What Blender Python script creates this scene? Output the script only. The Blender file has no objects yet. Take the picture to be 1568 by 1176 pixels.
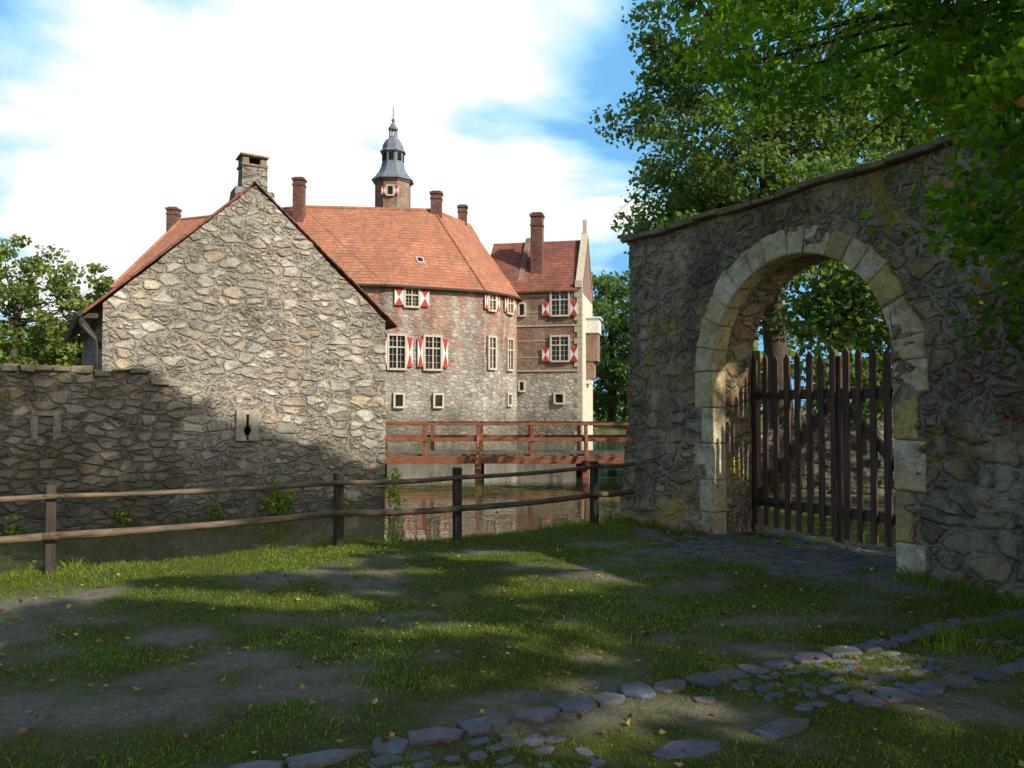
import bpy, bmesh, math, random
import numpy as np
from mathutils import Vector, Matrix
R=math.radians
scene=bpy.context.scene
random.seed(7)

# ------------------------------------------------------------ noise (numpy)
def _h(i,j,k):
    n=(i.astype(np.int64)*374761393+j.astype(np.int64)*668265263+k.astype(np.int64)*2147483647)&0x7fffffff
    n=((n^(n>>13))*1274126177)&0x7fffffff
    n=n^(n>>16)
    return (n&0xffff)/65535.0
def vnoise(x,y,z=0.0):
    x=np.asarray(x,float);y=np.asarray(y,float);z=np.zeros_like(x)+z
    i=np.floor(x);j=np.floor(y);k=np.floor(z)
    fx=x-i;fy=y-j;fz=z-k
    fx=fx*fx*(3-2*fx);fy=fy*fy*(3-2*fy);fz=fz*fz*(3-2*fz)
    i=i.astype(int);j=j.astype(int);k=k.astype(int)
    r=0
    for a in (0,1):
        for b in (0,1):
            for c in (0,1):
                w=(fx if a else 1-fx)*(fy if b else 1-fy)*(fz if c else 1-fz)
                r=r+w*_h(i+a,j+b,k+c)
    return r
def fbm(x,y,z=0.0,o=4):
    x=np.asarray(x,float);y=np.asarray(y,float)
    s=0;a=.5;t=0
    for q in range(o):
        f=2**q
        s=s+a*vnoise(x*f+q*17.3,y*f+q*5.1,z*f+q*3.7);t+=a;a*=.5
    return s/t
def sstep(a,b,x):
    t=np.clip((x-a)/(b-a),0,1);return t*t*(3-2*t)
EL=R(35);AZ=math.atan2(.8,-.6)
SV=np.array([math.cos(EL)*math.sin(AZ),math.cos(EL)*math.cos(AZ),math.sin(EL)])

# ------------------------------------------------------------ materials
class N:
    def __init__(s,name):
        s.m=bpy.data.materials.new(name);s.m.use_nodes=True
        s.t=s.m.node_tree;s.n=s.t.nodes;s.l=s.t.links
        s.b=s.n['Principled BSDF'];s.out=s.n['Material Output']
    def a(s,typ,**k):
        nd=s.n.new(typ)
        for q,v in k.items(): setattr(nd,q,v)
        return nd
    def k(s,a,b): s.l.new(a,b)
    def math(s,op,a,b=None,clamp=False):
        nd=s.a('ShaderNodeMath',operation=op,use_clamp=clamp)
        for i,v in enumerate((a,b)):
            if v is None: continue
            if isinstance(v,(int,float)): nd.inputs[i].default_value=v
            else: s.k(v,nd.inputs[i])
        return nd.outputs[0]
    def ramp(s,f,stops,interp='LINEAR'):
        nd=s.a('ShaderNodeValToRGB');cr=nd.color_ramp;cr.interpolation=interp
        while len(cr.elements)<len(stops): cr.elements.new(.5)
        for e,(p,c) in zip(cr.elements,stops):
            e.position=p
            e.color=(c,c,c,1) if isinstance(c,(int,float)) else (*c,1)
        s.k(f,nd.inputs[0]);return nd.outputs[0]
    def mix(s,f,a,b,mode='MIX'):
        nd=s.a('ShaderNodeMix',data_type='RGBA',blend_type=mode)
        if isinstance(f,(int,float)): nd.inputs[0].default_value=f
        else: s.k(f,nd.inputs[0])
        for i,v in ((6,a),(7,b)):
            if isinstance(v,tuple): nd.inputs[i].default_value=(*v,1)
            else: s.k(v,nd.inputs[i])
        return nd.outputs[2]
    def co(s,which='Object'): return s.a('ShaderNodeTexCoord').outputs[which]
    def map(s,v,sc):
        nd=s.a('ShaderNodeMapping');nd.inputs['Scale'].default_value=sc;s.k(v,nd.inputs[0]);return nd.outputs[0]
    def noise(s,v,sc,d=4,r=.55,out='Fac'):
        nd=s.a('ShaderNodeTexNoise');nd.inputs['Scale'].default_value=sc;nd.inputs['Detail'].default_value=d;nd.inputs['Roughness'].default_value=r
        s.k(v,nd.inputs['Vector']);return nd.outputs[out]
    def vor(s,v,sc,feat='F1',out='Color',rand=1.0):
        nd=s.a('ShaderNodeTexVoronoi',feature=feat);nd.inputs['Scale'].default_value=sc;nd.inputs['Randomness'].default_value=rand
        s.k(v,nd.inputs['Vector']);return nd.outputs[out]
    def bump(s,h,dist,st=1.0):
        nd=s.a('ShaderNodeBump');nd.inputs['Distance'].default_value=dist;nd.inputs['Strength'].default_value=st
        s.k(h,nd.inputs['Height']);s.k(nd.outputs[0],s.b.inputs['Normal'])
    def col(s,c):
        if isinstance(c,tuple): s.b.inputs['Base Color'].default_value=(*c,1)
        else: s.k(c,s.b.inputs['Base Color'])
    def rough(s,v): s.b.inputs['Roughness'].default_value=v

def stone_mat(name,size=(.34,.34,.17),cols=None,mortar=(.33,.29,.23),mw=.07,patch=(.42,.34,.22),patch_lo=.56,patch_hi=.64,
              bump=.04,distort=.04,algae_z=None,stain=.5,patch2=None,p2=(.57,.63),p2z=None,moss=0,rand=.82,two=False,cr=.5):
    n=N(name);o=n.co()
    dn=n.noise(o,5.0,1,.6,out='Color')
    sub=n.a('ShaderNodeVectorMath',operation='SUBTRACT');n.k(dn,sub.inputs[0]);sub.inputs[1].default_value=(.5,.5,.5)
    sc=n.a('ShaderNodeVectorMath',operation='SCALE');n.k(sub.outputs[0],sc.inputs[0]);sc.inputs[3].default_value=distort*2
    ad=n.a('ShaderNodeVectorMath',operation='ADD');n.k(o,ad.inputs[0]);n.k(sc.outputs[0],ad.inputs[1])
    v=n.map(ad.outputs[0],(1/size[0],1/size[1],1/size[2]))
    c=n.vor(v,1.0,'F1','Color',rand)
    e=n.vor(v,1.0,'DISTANCE_TO_EDGE','Distance',rand)
    if two:
        q=.5
        v2=n.map(ad.outputs[0],(1/(size[0]*q),1/(size[1]*q),1/(size[2]*q*1.25)))
        c2=n.vor(v2,1.0,'F1','Color',.95);e2=n.vor(v2,1.0,'DISTANCE_TO_EDGE','Distance',.95)
        s0=n.a('ShaderNodeSeparateColor');n.k(c,s0.inputs[0])
        selr=n.ramp(s0.outputs[2],[(.62,0.0),(.63,1.0)])
        inner=n.math('MINIMUM',n.math('MULTIPLY',e2,.8),e)
        c=n.mix(selr,c,c2)
        mxe=n.a('ShaderNodeMix',data_type='FLOAT');n.k(selr,mxe.inputs[0]);n.k(e,mxe.inputs[2]);n.k(inner,mxe.inputs[3]);e=mxe.outputs[0]
    e=n.math('ADD',e,n.math('MULTIPLY',n.math('SUBTRACT',n.noise(o,11,2,.7),.5),.24))
    sep=n.a('ShaderNodeSeparateColor');n.k(c,sep.inputs[0])
    k=len(cols)
    stops=[((i+.02)/k,cc) for i,cc in enumerate(cols)]
    base=n.ramp(sep.outputs[0],stops)
    br=n.math('MULTIPLY_ADD',sep.outputs[1],.6)
    br.node.inputs[2].default_value=.66
    base=n.mix(1.0,base,n.ramp(br,[(0,0.0),(1,1.0)]),'MULTIPLY')
    fine=n.noise(o,17,4,.78)
    mask=n.ramp(e,[(mw*.1,0.0),(mw*1.9,1.0)])
    mcol=n.mix(n.noise(o,4,2,.7),mortar,tuple(x*.62 for x in mortar))
    colr=n.mix(mask,mcol,base)
    cre=n.ramp(n.math('ABSOLUTE',n.math('SUBTRACT',e,mw*.9)),[(0,cr),(.06,1.0)])
    colr=n.mix(.95,colr,cre,'MULTIPLY')
    colr=n.mix(.6,colr,n.ramp(fine,[(.32,.38),(.58,1.0)]),'MULTIPLY')
    pm=n.ramp(n.noise(o,.55,3,.6),[(patch_lo,0.0),(patch_hi,1.0)])
    pm2=n.math('MULTIPLY',pm,n.ramp(n.noise(o,7,3,.7),[(.40,0.0),(.52,1.0)]))
    pc=n.mix(n.noise(o,2.3,4,.7),tuple(x*.50 for x in patch),patch)
    colr=n.mix(n.math('MULTIPLY',pm2,.85),colr,pc)
    sx=n.a('ShaderNodeSeparateXYZ');n.k(o,sx.inputs[0])
    if patch2:
        b2=n.ramp(n.noise(n.map(o,(1,1,.7)),1.3,4,.7),[(p2[0],0.0),(p2[1],.8)])
        if p2z:
            mr=n.a('ShaderNodeMapRange');mr.inputs[1].default_value=p2z[0];mr.inputs[2].default_value=p2z[1]
            n.k(n.math('ADD',sx.outputs[2],n.math('MULTIPLY',n.noise(o,.7,3),3.0)),mr.inputs[0]);b2=n.math('MULTIPLY',b2,mr.outputs[0])
        colr=n.mix(b2,colr,n.mix(.5,patch2,n.ramp(fine,[(.3,tuple(x*.4 for x in patch2)),(.6,patch2)])))
    st=n.ramp(n.noise(n.map(o,(1,1,.35)),.9,4,.65),[(.35,1-stain*.75),(.58,1.0)])
    colr=n.mix(1.0,colr,st,'MULTIPLY')
    if moss:
        mm=n.ramp(n.noise(n.map(o,(1,1,.6)),2.1,4,.75),[(.52,0.0),(.64,moss)])
        colr=n.mix(mm,colr,n.mix(fine,(.12,.12,.03),(.26,.23,.06)))
    if algae_z is not None:
        zz=n.math('ADD',sx.outputs[2],n.math('MULTIPLY',n.noise(o,1.6,2),-1.4))
        am=n.ramp(n.math('MULTIPLY_ADD',zz,.5),[(0,0.0),(1,1.0)])
        am.node.inputs[0].links[0].from_node.inputs[2].default_value=-algae_z*.5+.55
        colr=n.mix(am,n.mix(.6,colr,(.055,.06,.034)),colr)
    n.col(colr);n.rough(.95);n.b.inputs['Specular IOR Level'].default_value=.15
    h=n.math('ADD',n.math('MULTIPLY',mask,.7),n.math('MULTIPLY',fine,.8))
    h=n.math('ADD',h,n.math('MULTIPLY',sep.outputs[2],.6))
    n.bump(h,bump)
    return n.m
M={}
tan=[(.36,.30,.23),(.74,.64,.49),(.52,.47,.40),(.80,.73,.60),(.58,.44,.30),(.86,.80,.68),(.42,.40,.36),(.68,.54,.39)]
M['gable']=stone_mat('rubble_masonry',(.40,.40,.20),tan,(.62,.55,.44),.09,(.80,.73,.60),.62,.74,.05,.035,algae_z=-.1,stain=.45,rand=.95,two=True,cr=.38)
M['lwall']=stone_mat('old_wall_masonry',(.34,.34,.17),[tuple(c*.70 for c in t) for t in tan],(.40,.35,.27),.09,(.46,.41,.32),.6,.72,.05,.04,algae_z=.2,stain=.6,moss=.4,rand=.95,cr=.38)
M['gate']=stone_mat('gate_wall_masonry',(.32,.32,.20),[(.34,.22,.12),(.66,.46,.25),(.42,.34,.24),(.78,.57,.28),(.48,.30,.18),(.62,.51,.36)],
    (.62,.49,.32),.10,(.92,.73,.46),.50,.60,.055,.05,stain=.8,patch2=(.78,.52,.11),p2=(.58,.65),moss=.5,two=True,rand=.95,cr=.34)
M['castle']=stone_mat('castle_masonry',(.50,.50,.25),[(.46,.40,.33),(.66,.60,.50),(.36,.31,.27),(.70,.64,.54),(.52,.42,.34),(.62,.57,.49)],
    (.62,.57,.49),.10,(.68,.62,.52),.52,.66,.04,.06,algae_z=0.6,stain=.5,patch2=(.46,.22,.15),p2=(.42,.56),p2z=(5.5,8.8),cr=.4)
M['brick']=stone_mat('castle_brick',(.26,.26,.10),[(.36,.18,.12),(.43,.23,.16),(.27,.15,.11),(.48,.30,.22),(.38,.21,.15)],
    (.48,.38,.30),.10,(.54,.46,.36),.58,.70,.02,.03,algae_z=0.6,stain=.5)
M['brickdark']=stone_mat('chimney_brick',(.25,.25,.08),[(.24,.10,.07),(.32,.14,.10),(.20,.09,.07)],(.28,.2,.16),.08,(.3,.2,.15),.7,.8,.01,.02,stain=.4)

def simple(name,c1,c2,sc=6,rough=.85,bump=.0,stretch=(1,1,1),spec=.3,metal=0,lo=.3,hi=.7,c3=None,moss=0):
    n=N(name);o=n.co();f=n.noise(n.map(o,stretch),sc,5,.7)
    c=n.mix(n.ramp(f,[(lo,0.0),(hi,1.0)]),c1,c2)
    if c3:
        c=n.mix(n.ramp(n.noise(o,1.4,4,.7),[(.46,0.0),(.58,.9)]),c,c3)
        c=n.mix(.65,c,n.ramp(n.noise(o,18,4,.75),[(.3,.35),(.6,1.0)]),'MULTIPLY')
    if moss: c=n.mix(n.ramp(n.noise(o,3.1,4,.75),[(.54,0.0),(.66,moss)]),c,(.17,.16,.045))
    n.col(c);n.rough(rough);n.b.inputs['Specular IOR Level'].default_value=spec
    n.b.inputs['Metallic'].default_value=metal
    if bump: n.bump(f,bump)
    return n.m
M['ashlar']=simple('dressed_sandstone',(.44,.33,.19),(.88,.74,.50),2.6,.92,.035,spec=.15,lo=.36,hi=.60,c3=(.76,.56,.27),moss=.5)
M['ashlar_y']=simple('yellow_sandstone',(.46,.31,.11),(.86,.62,.20),3,.92,.035,spec=.15,c3=(.50,.35,.18),moss=.4)
M['pale']=simple('weathered_slit_stone',(.32,.29,.23),(.60,.53,.42),5,.9,.02,c3=(.46,.38,.26))
M['niche']=simple('weathered_niche_stone',(.20,.17,.12),(.48,.40,.28),6,.9,.03,c3=(.26,.21,.13),moss=.4)
M['coping']=simple('weathered_coping',(.14,.10,.07),(.38,.27,.17),5,.9,.02,moss=.5)
M['cream']=simple('cream_plaster',(.50,.44,.33),(.68,.62,.50),2,.9,.01)
M['red']=simple('red_shutter_paint',(.36,.03,.02),(.50,.05,.03),5,.6)
M['white']=simple('white_shutter_paint',(.58,.56,.52),(.74,.72,.68),5,.6)
M['frame']=simple('window_stone_frame',(.42,.35,.25),(.62,.54,.42),4,.8)
M['darkwood']=simple('dark_weathered_wood',(.022,.016,.012),(.095,.07,.05),3,.75,.01,(6,6,.8))
M['gatewood']=simple('gate_wood',(.055,.030,.020),(.19,.11,.075),3,.8,.01,(8,8,.6))
M['railwood']=simple('rail_wood',(.05,.035,.022),(.25,.18,.11),4,.65,.01,(1,1,6))
M['bridgewood']=simple('bridge_red_brown_wood',(.14,.045,.025),(.34,.14,.07),3,.7,.01,(1,4,4))
M['slate']=simple('slate_roof',(.10,.12,.145),(.21,.24,.28),6,.5,.01)
M['iron']=simple('old_iron',(.02,.02,.02),(.06,.05,.045),8,.5)
M['bark']=simple('tree_bark',(.045,.035,.025),(.14,.115,.085),5,.95,.04,(4,4,.7))
n=N('window_glass');n.col((.015,.018,.022));n.rough(.08);M['glass']=n.m
n=N('dark_interior');n.col((.006,.005,.005));n.rough(1);M['dark']=n.m
def roof_mat(name,c1,c2,c3,moss=(.25,.145,.09)):
    n=N(name);o=n.co()
    sx=n.a('ShaderNodeSeparateXYZ');n.k(o,sx.inputs[0])
    zw=n.math('ADD',sx.outputs[2],n.math('MULTIPLY',n.noise(o,1.2,3),.12))
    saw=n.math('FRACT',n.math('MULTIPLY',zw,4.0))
    cells=n.vor(n.map(o,(3.6,3.6,4.0)),1,'F1','Color',.7)
    sp=n.a('ShaderNodeSeparateColor');n.k(cells,sp.inputs[0])
    f=n.noise(n.map(o,(1,1,.5)),.5,6,.75)
    c=n.mix(n.ramp(f,[(.38,0.0),(.62,1.0)]),c1,c2)
    c=n.mix(n.math('MULTIPLY',sp.outputs[0],.65),c,c3)
    c=n.mix(n.ramp(n.noise(n.map(o,(1.4,1.4,.4)),1.3,5,.7),[(.49,0.0),(.63,.8)]),c,moss)
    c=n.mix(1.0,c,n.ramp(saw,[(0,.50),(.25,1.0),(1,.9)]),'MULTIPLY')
    n.col(c);n.rough(.9);n.b.inputs['Specular IOR Level'].default_value=.15
    n.bump(n.math('ADD',n.math('MULTIPLY',saw,-.6),n.math('MULTIPLY',sp.outputs[1],.6)),.07)
    return n.m
M['roof']=roof_mat('clay_roof_tiles',(.45,.175,.095),(.55,.25,.135),(.32,.125,.075))
M['roofd']=roof_mat('old_red_roof_tiles',(.26,.085,.055),(.36,.14,.09),(.15,.07,.06),(.11,.07,.06))

def attr_leaf(name,stops,trans=.4,rough=.5,tc=(1.5,1.7,.4)):
    n=N(name);at=n.a('ShaderNodeAttribute',attribute_name='rnd')
    c=n.ramp(at.outputs['Fac'],stops);n.col(c);n.rough(rough);n.b.inputs['Specular IOR Level'].default_value=.2
    tr=n.a('ShaderNodeBsdfTranslucent')
    c2=n.mix(1.0,c,tc,'MULTIPLY');n.k(c2,tr.inputs[0])
    mx=n.a('ShaderNodeMixShader');mx.inputs[0].default_value=trans
    n.k(n.b.outputs[0],mx.inputs[1]);n.k(tr.outputs[0],mx.inputs[2]);n.k(mx.outputs[0],n.out.inputs[0])
    return n.m
M['leafnear']=attr_leaf('maple_foliage',[(0,(.04,.11,.010)),(.5,(.09,.20,.018)),(.85,(.19,.31,.03)),(.96,(.40,.37,.04)),(1,(.45,.20,.03))],.55,tc=(2.0,1.9,.3))
M['leafmid']=attr_leaf('oak_foliage',[(0,(.065,.11,.04)),(.5,(.125,.19,.06)),(1,(.21,.29,.08))],.4)
M['leaffar']=attr_leaf('distant_foliage',[(0,(.08,.12,.035)),(.5,(.15,.21,.05)),(.85,(.23,.26,.06)),(1,(.30,.27,.06))],.3)
M['grass']=attr_leaf('grass_blades',[(0,(.20,.16,.055)),(.33,(.15,.21,.022)),(.62,(.20,.32,.026)),(.86,(.34,.43,.05)),(1,(.52,.44,.18))],.35,.6)
M['litter']=attr_leaf('fallen_leaf_colours',[(0,(.10,.04,.02)),(.5,(.22,.10,.035)),(.75,(.44,.27,.06)),(.9,(.60,.48,.16)),(1,(.30,.03,.02))],.2,.6)
n=N('path_stones');at=n.a('ShaderNodeAttribute',attribute_name='rnd');o=n.co()
c=n.ramp(at.outputs['Fac'],[(0,(.095,.115,.15)),(.3,(.14,.16,.20)),(.55,(.20,.145,.16)),(.8,(.15,.14,.18)),(1,(.21,.21,.21))])
f=n.noise(o,16,4,.75);c=n.mix(.8,c,n.ramp(f,[(.3,.3),(.65,1.0)]),'MULTIPLY')
c=n.mix(n.ramp(n.noise(o,2.5,3,.7),[(.5,0.0),(.62,.7)]),c,(.08,.08,.035))
n.col(c);n.rough(.75);n.bump(f,.015);M['cobble']=n.m
n=N('ground_grass_and_soil');o=n.co();at=n.a('ShaderNodeAttribute',attribute_name='grass')
f1=n.noise(o,3,5,.7);f2=n.noise(o,26,5,.8);f3=n.noise(o,90,2,.7)
soil=n.mix(n.ramp(f2,[(.3,0.0),(.7,1.0)]),(.14,.115,.085),(.36,.30,.23))
soil=n.mix(n.ramp(f3,[(.58,0.0),(.66,.6)]),soil,(.44,.39,.32))
soil=n.mix(n.ramp(f1,[(.48,0.0),(.64,.7)]),soil,(.12,.125,.036))
gr=n.mix(n.ramp(f1,[(.3,0.0),(.7,1.0)]),(.085,.090,.020),(.14,.17,.026))
gr=n.mix(.6,gr,n.ramp(f2,[(.3,.3),(.7,1.0)]),'MULTIPLY')
n.col(n.mix(at.outputs['Fac'],soil,gr));n.rough(.95);n.b.inputs['Specular IOR Level'].default_value=.15
n.bump(n.math('ADD',f2,f1),.04);M['ground']=n.m
n=N('moat_water');o=n.co()
n.col((.095,.098,.036));n.rough(.02);n.b.inputs['IOR'].default_value=1.45;n.b.inputs['Specular IOR Level'].default_value=.6
w=n.noise(n.map(o,(1,1.6,1)),1.3,3,.55);w2=n.noise(o,11,2,.6)
n.bump(n.math('ADD',n.math('MULTIPLY',w,1.0),n.math('MULTIPLY',w2,.08)),.009);M['water']=n.m

# ------------------------------------------------------------ mesh builder
def empty(name,loc=(0,0,0),rotz=0):
    e=bpy.data.objects.new(name,None);scene.collection.objects.link(e);e.location=loc;e.rotation_euler=(0,0,rotz);e.empty_display_size=.2
    return e
class MB:
    def __init__(s): s.v=[];s.f=[];s.m=[]
    def add(s,vs,fs,mi=0):
        b=len(s.v);s.v+= [tuple(p) for p in vs];s.f+=[tuple(i+b for i in f) for f in fs];s.m+=[mi]*len(fs)
    def box(s,c,size,mi=0,rz=0,mat=None,jit=0):
        hx,hy,hz=size[0]/2,size[1]/2,size[2]/2
        vs=[Vector((x*hx,y*hy,z*hz)) for x in(-1,1) for y in(-1,1) for z in(-1,1)]
        if jit: vs=[p+Vector((random.uniform(-jit,jit),random.uniform(-jit,jit),random.uniform(-jit,jit))) for p in vs]
        Rm=mat if mat is not None else Matrix.Rotation(rz,3,'Z')
        vs=[Rm@p+Vector(c) for p in vs]
        s.add(vs,[(0,1,3,2),(4,6,7,5),(0,4,5,1),(2,3,7,6),(0,2,6,4),(1,5,7,3)],mi)
    def beam(s,a,b,w,h,mi=0):
        a=Vector(a);b=Vector(b);d=b-a;L=d.length;d.normalize()
        up=Vector((0,0,1)) if abs(d.z)<.95 else Vector((0,1,0))
        y=up.cross(d).normalized();z=d.cross(y)
        m=Matrix((d,y,z)).transposed()
        s.box((a+b)/2,(L,w,h),mi,mat=m)
    def tube(s,pts,rad,nseg=8,mi=0,cap=True):
        pts=[Vector(p) for p in pts];rings=[]
        for i,p in enumerate(pts):
            d=(pts[min(i+1,len(pts)-1)]-pts[max(i-1,0)]).normalized()
            up=Vector((0,0,1)) if abs(d.z)<.9 else Vector((1,0,0))
            x=up.cross(d).normalized();y=d.cross(x)
            r=rad[i] if hasattr(rad,'__len__') else rad
            rings.append([p+(x*math.cos(2*math.pi*k/nseg)+y*math.sin(2*math.pi*k/nseg))*r for k in range(nseg)])
        vs=[q for r_ in rings for q in r_];fs=[]
        for i in range(len(pts)-1):
            for k in range(nseg):
                a=i*nseg+k;b=i*nseg+(k+1)%nseg
                fs.append((a,b,b+nseg,a+nseg))
        if cap:
            fs.append(tuple(range(nseg))[::-1]);fs.append(tuple(range((len(pts)-1)*nseg,len(pts)*nseg)))
        s.add(vs,fs,mi)
    def build(s,name,mats,parent=None,loc=(0,0,0),rotz=0,bevel=0,smooth=False,rnd=None):
        me=bpy.data.meshes.new(name);me.from_pydata(s.v,[],s.f)
        for m in mats: me.materials.append(m)
        me.polygons.foreach_set('material_index',s.m)
        me.polygons.foreach_set('use_smooth',[smooth]*len(s.f))
        if rnd is not None:
            at=me.attributes.new('rnd','FLOAT','POINT');at.data.foreach_set('value',rnd)
        bm=bmesh.new();bm.from_mesh(me);bmesh.ops.recalc_face_normals(bm,faces=bm.faces);bm.to_mesh(me);bm.free()
        ob=bpy.data.objects.new(name,me);scene.collection.objects.link(ob)
        ob.location=loc;ob.rotation_euler=(0,0,rotz)
        if parent: ob.parent=parent
        if bevel:
            md=ob.modifiers.new('bevel','BEVEL');md.width=bevel;md.segments=2;md.limit_method='ANGLE'
        return ob

def fastmesh(name,verts,faces4,mat,parent=None,rnd=None,smooth=False):
    me=bpy.data.meshes.new(name);nv=len(verts);nf=len(faces4);k=faces4.shape[1]
    me.vertices.add(nv);me.vertices.foreach_set('co',verts.astype(np.float32).ravel())
    me.loops.add(nf*k);me.loops.foreach_set('vertex_index',faces4.astype(np.int32).ravel())
    me.polygons.add(nf);me.polygons.foreach_set('loop_start',np.arange(0,nf*k,k,dtype=np.int32))
    me.polygons.foreach_set('loop_total',np.full(nf,k,dtype=np.int32))
    me.polygons.foreach_set('use_smooth',np.full(nf,smooth))
    me.update(calc_edges=True);me.materials.append(mat)
    if rnd is not None:
        at=me.attributes.new('rnd','FLOAT','POINT');at.data.foreach_set('value',rnd.astype(np.float32))
    ob=bpy.data.objects.new(name,me);scene.collection.objects.link(ob)
    if parent: ob.parent=parent
    return ob

def patch(mb,s0,s1,bot,top,thk,off,res=.07,mi=0,ends=(True,True),nz=None):
    ns=max(2,int((s1-s0)/res)+1);S=np.linspace(s0,s1,ns)
    B=np.array([bot(s) for s in S]);T=np.array([top(s) for s in S])
    nz=nz or max(2,int((T-B).max()/res)+1)
    tt=np.linspace(0,1,nz)
    SS=np.repeat(S[:,None],nz,1);ZZ=B[:,None]+(T-B)[:,None]*tt[None]
    Y=off(SS,ZZ)
    vs=[(SS[i,j],Y[i,j],ZZ[i,j]) for i in range(ns) for j in range(nz)]
    vs+=[(SS[i,j],thk,ZZ[i,j]) for i in range(ns) for j in range(nz)]
    o=ns*nz;fs=[]
    for i in range(ns-1):
        for j in range(nz-1):
            a=i*nz+j;fs.append((a,a+nz,a+nz+1,a+1));fs.append((o+a,o+a+1,o+a+nz+1,o+a+nz))
        a=i*nz+nz-1;fs.append((a,a+nz,o+a+nz,o+a))
        a=i*nz;fs.append((a,o+a,o+a+nz,a+nz))
    for e,i in ((ends[0],0),(ends[1],ns-1)):
        if e:
            for j in range(nz-1):
                a=i*nz+j;fs.append((a,a+1,o+a+1,o+a))
    mb.add(vs,fs,mi)
def rough_off(seed,amp=.05,base=0.0,cell=.0):
    def f(s,z):
        r=base-(fbm(s*2.3+seed,z*2.6+seed*1.7,seed,4)-.5)*2*amp-(fbm(s*.7+seed,z*.7,seed)-.5)*.12*(amp>0)
        if cell: r=r-(fbm(s*4.5+seed,z*8.5,seed+4,3)-.5)*2*cell
        return r
    return f

# ============================================================ STONE GABLE BUILDING
GA=math.atan2(3.2,5.3);GL=6.19;GO=(-8.4,16.3,0)
gb=empty('stone_gable_building',GO,GA)
mb=MB();ap=3.02;ez=3.85;az=6.72
def gtop(s):
    t=(s/ap) if s<ap else (GL-s)/(GL-ap)
    t=max(0,min(1,t));return ez+(az-ez)*t + (float(vnoise(np.array(s*4),np.array(3.3)))-.5)*.04
off=rough_off(3.1,.035,0,.04)
h0,h1,hz0,hz1=2.72,3.08,.98,1.66
bt=lambda s:-1.9
patch(mb,0,h0,bt,gtop,.6,off,.045)
patch(mb,h1,GL,bt,gtop,.6,off,.045)
patch(mb,h0,h1,bt,lambda s:hz0,.6,off,.045)
patch(mb,h0,h1,lambda s:hz1,gtop,.6,off,.045)
mb.build('gable_wall',[M['gable']],gb,smooth=False)
mb=MB()
mb.box((GL-.3,4.3,.96),(.56,7.3,5.7));mb.box((.3,4.3,.96),(.56,7.3,5.7))
mb.build('side_walls',[M['gable']],gb)
mb=MB()
rows=[(.98,1.10,.025),(1.10,1.16,.06),(1.16,1.24,.08),(1.24,1.30,.06),(1.30,1.56,.03),(1.56,1.66,0)]
for a,b,hw in rows:
    for sgn in (-1,1):
        w=.24+.03*random.random()-hw;mb.box((2.90+sgn*(hw+w/2),.0,(a+b)/2),(w,.16,b-a-.0005),0)
mb.box((2.90,.3,1.32),(.35,.02,.66),1)
mb.build('arrow_slit',[M['pale'],M['dark']],gb)
mb=MB()
def slab(a,b,y0,y1,t,mi=0):
    (x0,z0),(x1,z1)=a,b
    d=Vector((x1-x0,0,z1-z0)).normalized();nn=Vector((-d.z,0,d.x));
    if nn.z<0: nn=-nn
    P=[Vector((x0,0,z0)),Vector((x1,0,z1))];vs=[]
    for y in (y0,y1):
        for p in P: vs.append((p.x,y,p.z));q=p+nn*t;vs.append((q.x,y,q.z))
    mb.add(vs,[(0,1,3,2),(4,6,7,5),(0,4,5,1),(2,3,7,6),(1,5,7,3),(0,2,6,4)],mi)
slab((-.34,ez-.22),(ap,az+.03),.05,8.2,.05);slab((GL+.28,ez-.16),(ap,az+.03),.0,8.2,.05)
nt=26
for i in range(nt):
    t0=i/nt;x0=GL+.28-(GL+.28-ap)*t0;z0=ez-.16+(az+.03-ez+.16)*t0
    t1=(i+1.15)/nt;x1=GL+.28-(GL+.28-ap)*t1;z1=ez-.16+(az+.03-ez+.16)*t1
    slab((x0,z0+.02),(x1,z1+.04),-.06-random.random()*.02,.15,.022)
mb.build('tiled_roof',[M['roofd']],gb)
mb=MB()
mb.box((ap+.02,.34,6.88),(.54,.5,.66),0,jit=.02)
for sx_ in (-.2,.2): mb.box((ap+.02+sx_,.34,7.32),(.14,.46,.2),1,jit=.01)
mb.box((ap+.02,.40,7.32),(.26,.3,.2),2)
mb.box((ap+.02,.34,7.22),(.60,.56,.06),1,jit=.01);mb.box((ap+.02,.34,7.44),(.64,.58,.05),1,jit=.012)
mb.box((ap-.33,.3,6.55),(.2,.5,.26),0,jit=.03);mb.box((ap+.36,.3,6.5),(.2,.5,.26),0,jit=.03)
mb.build('chimney',[M['gable'],M['coping'],M['dark']],gb,bevel=.01)
mb=MB()
mb.tube([(-.42,-.02,3.62),(-.42,8,3.62)],.06,8,0)
mb.tube([(-.42,.1,3.6),(-.38,.1,3.4),(-.12,.1,3.1),(-.1,.1,2.9),(-.1,.1,2.3)],.045,8,0)
mb.beam((-.40,.25,3.55),(.0,.25,2.95),.1,.1,1);mb.beam((-.4,.25,3.6),(.05,.25,3.62),.1,.1,1)
mb.build('gutter_and_downpipe',[M['iron'],M['darkwood']],gb)

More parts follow.
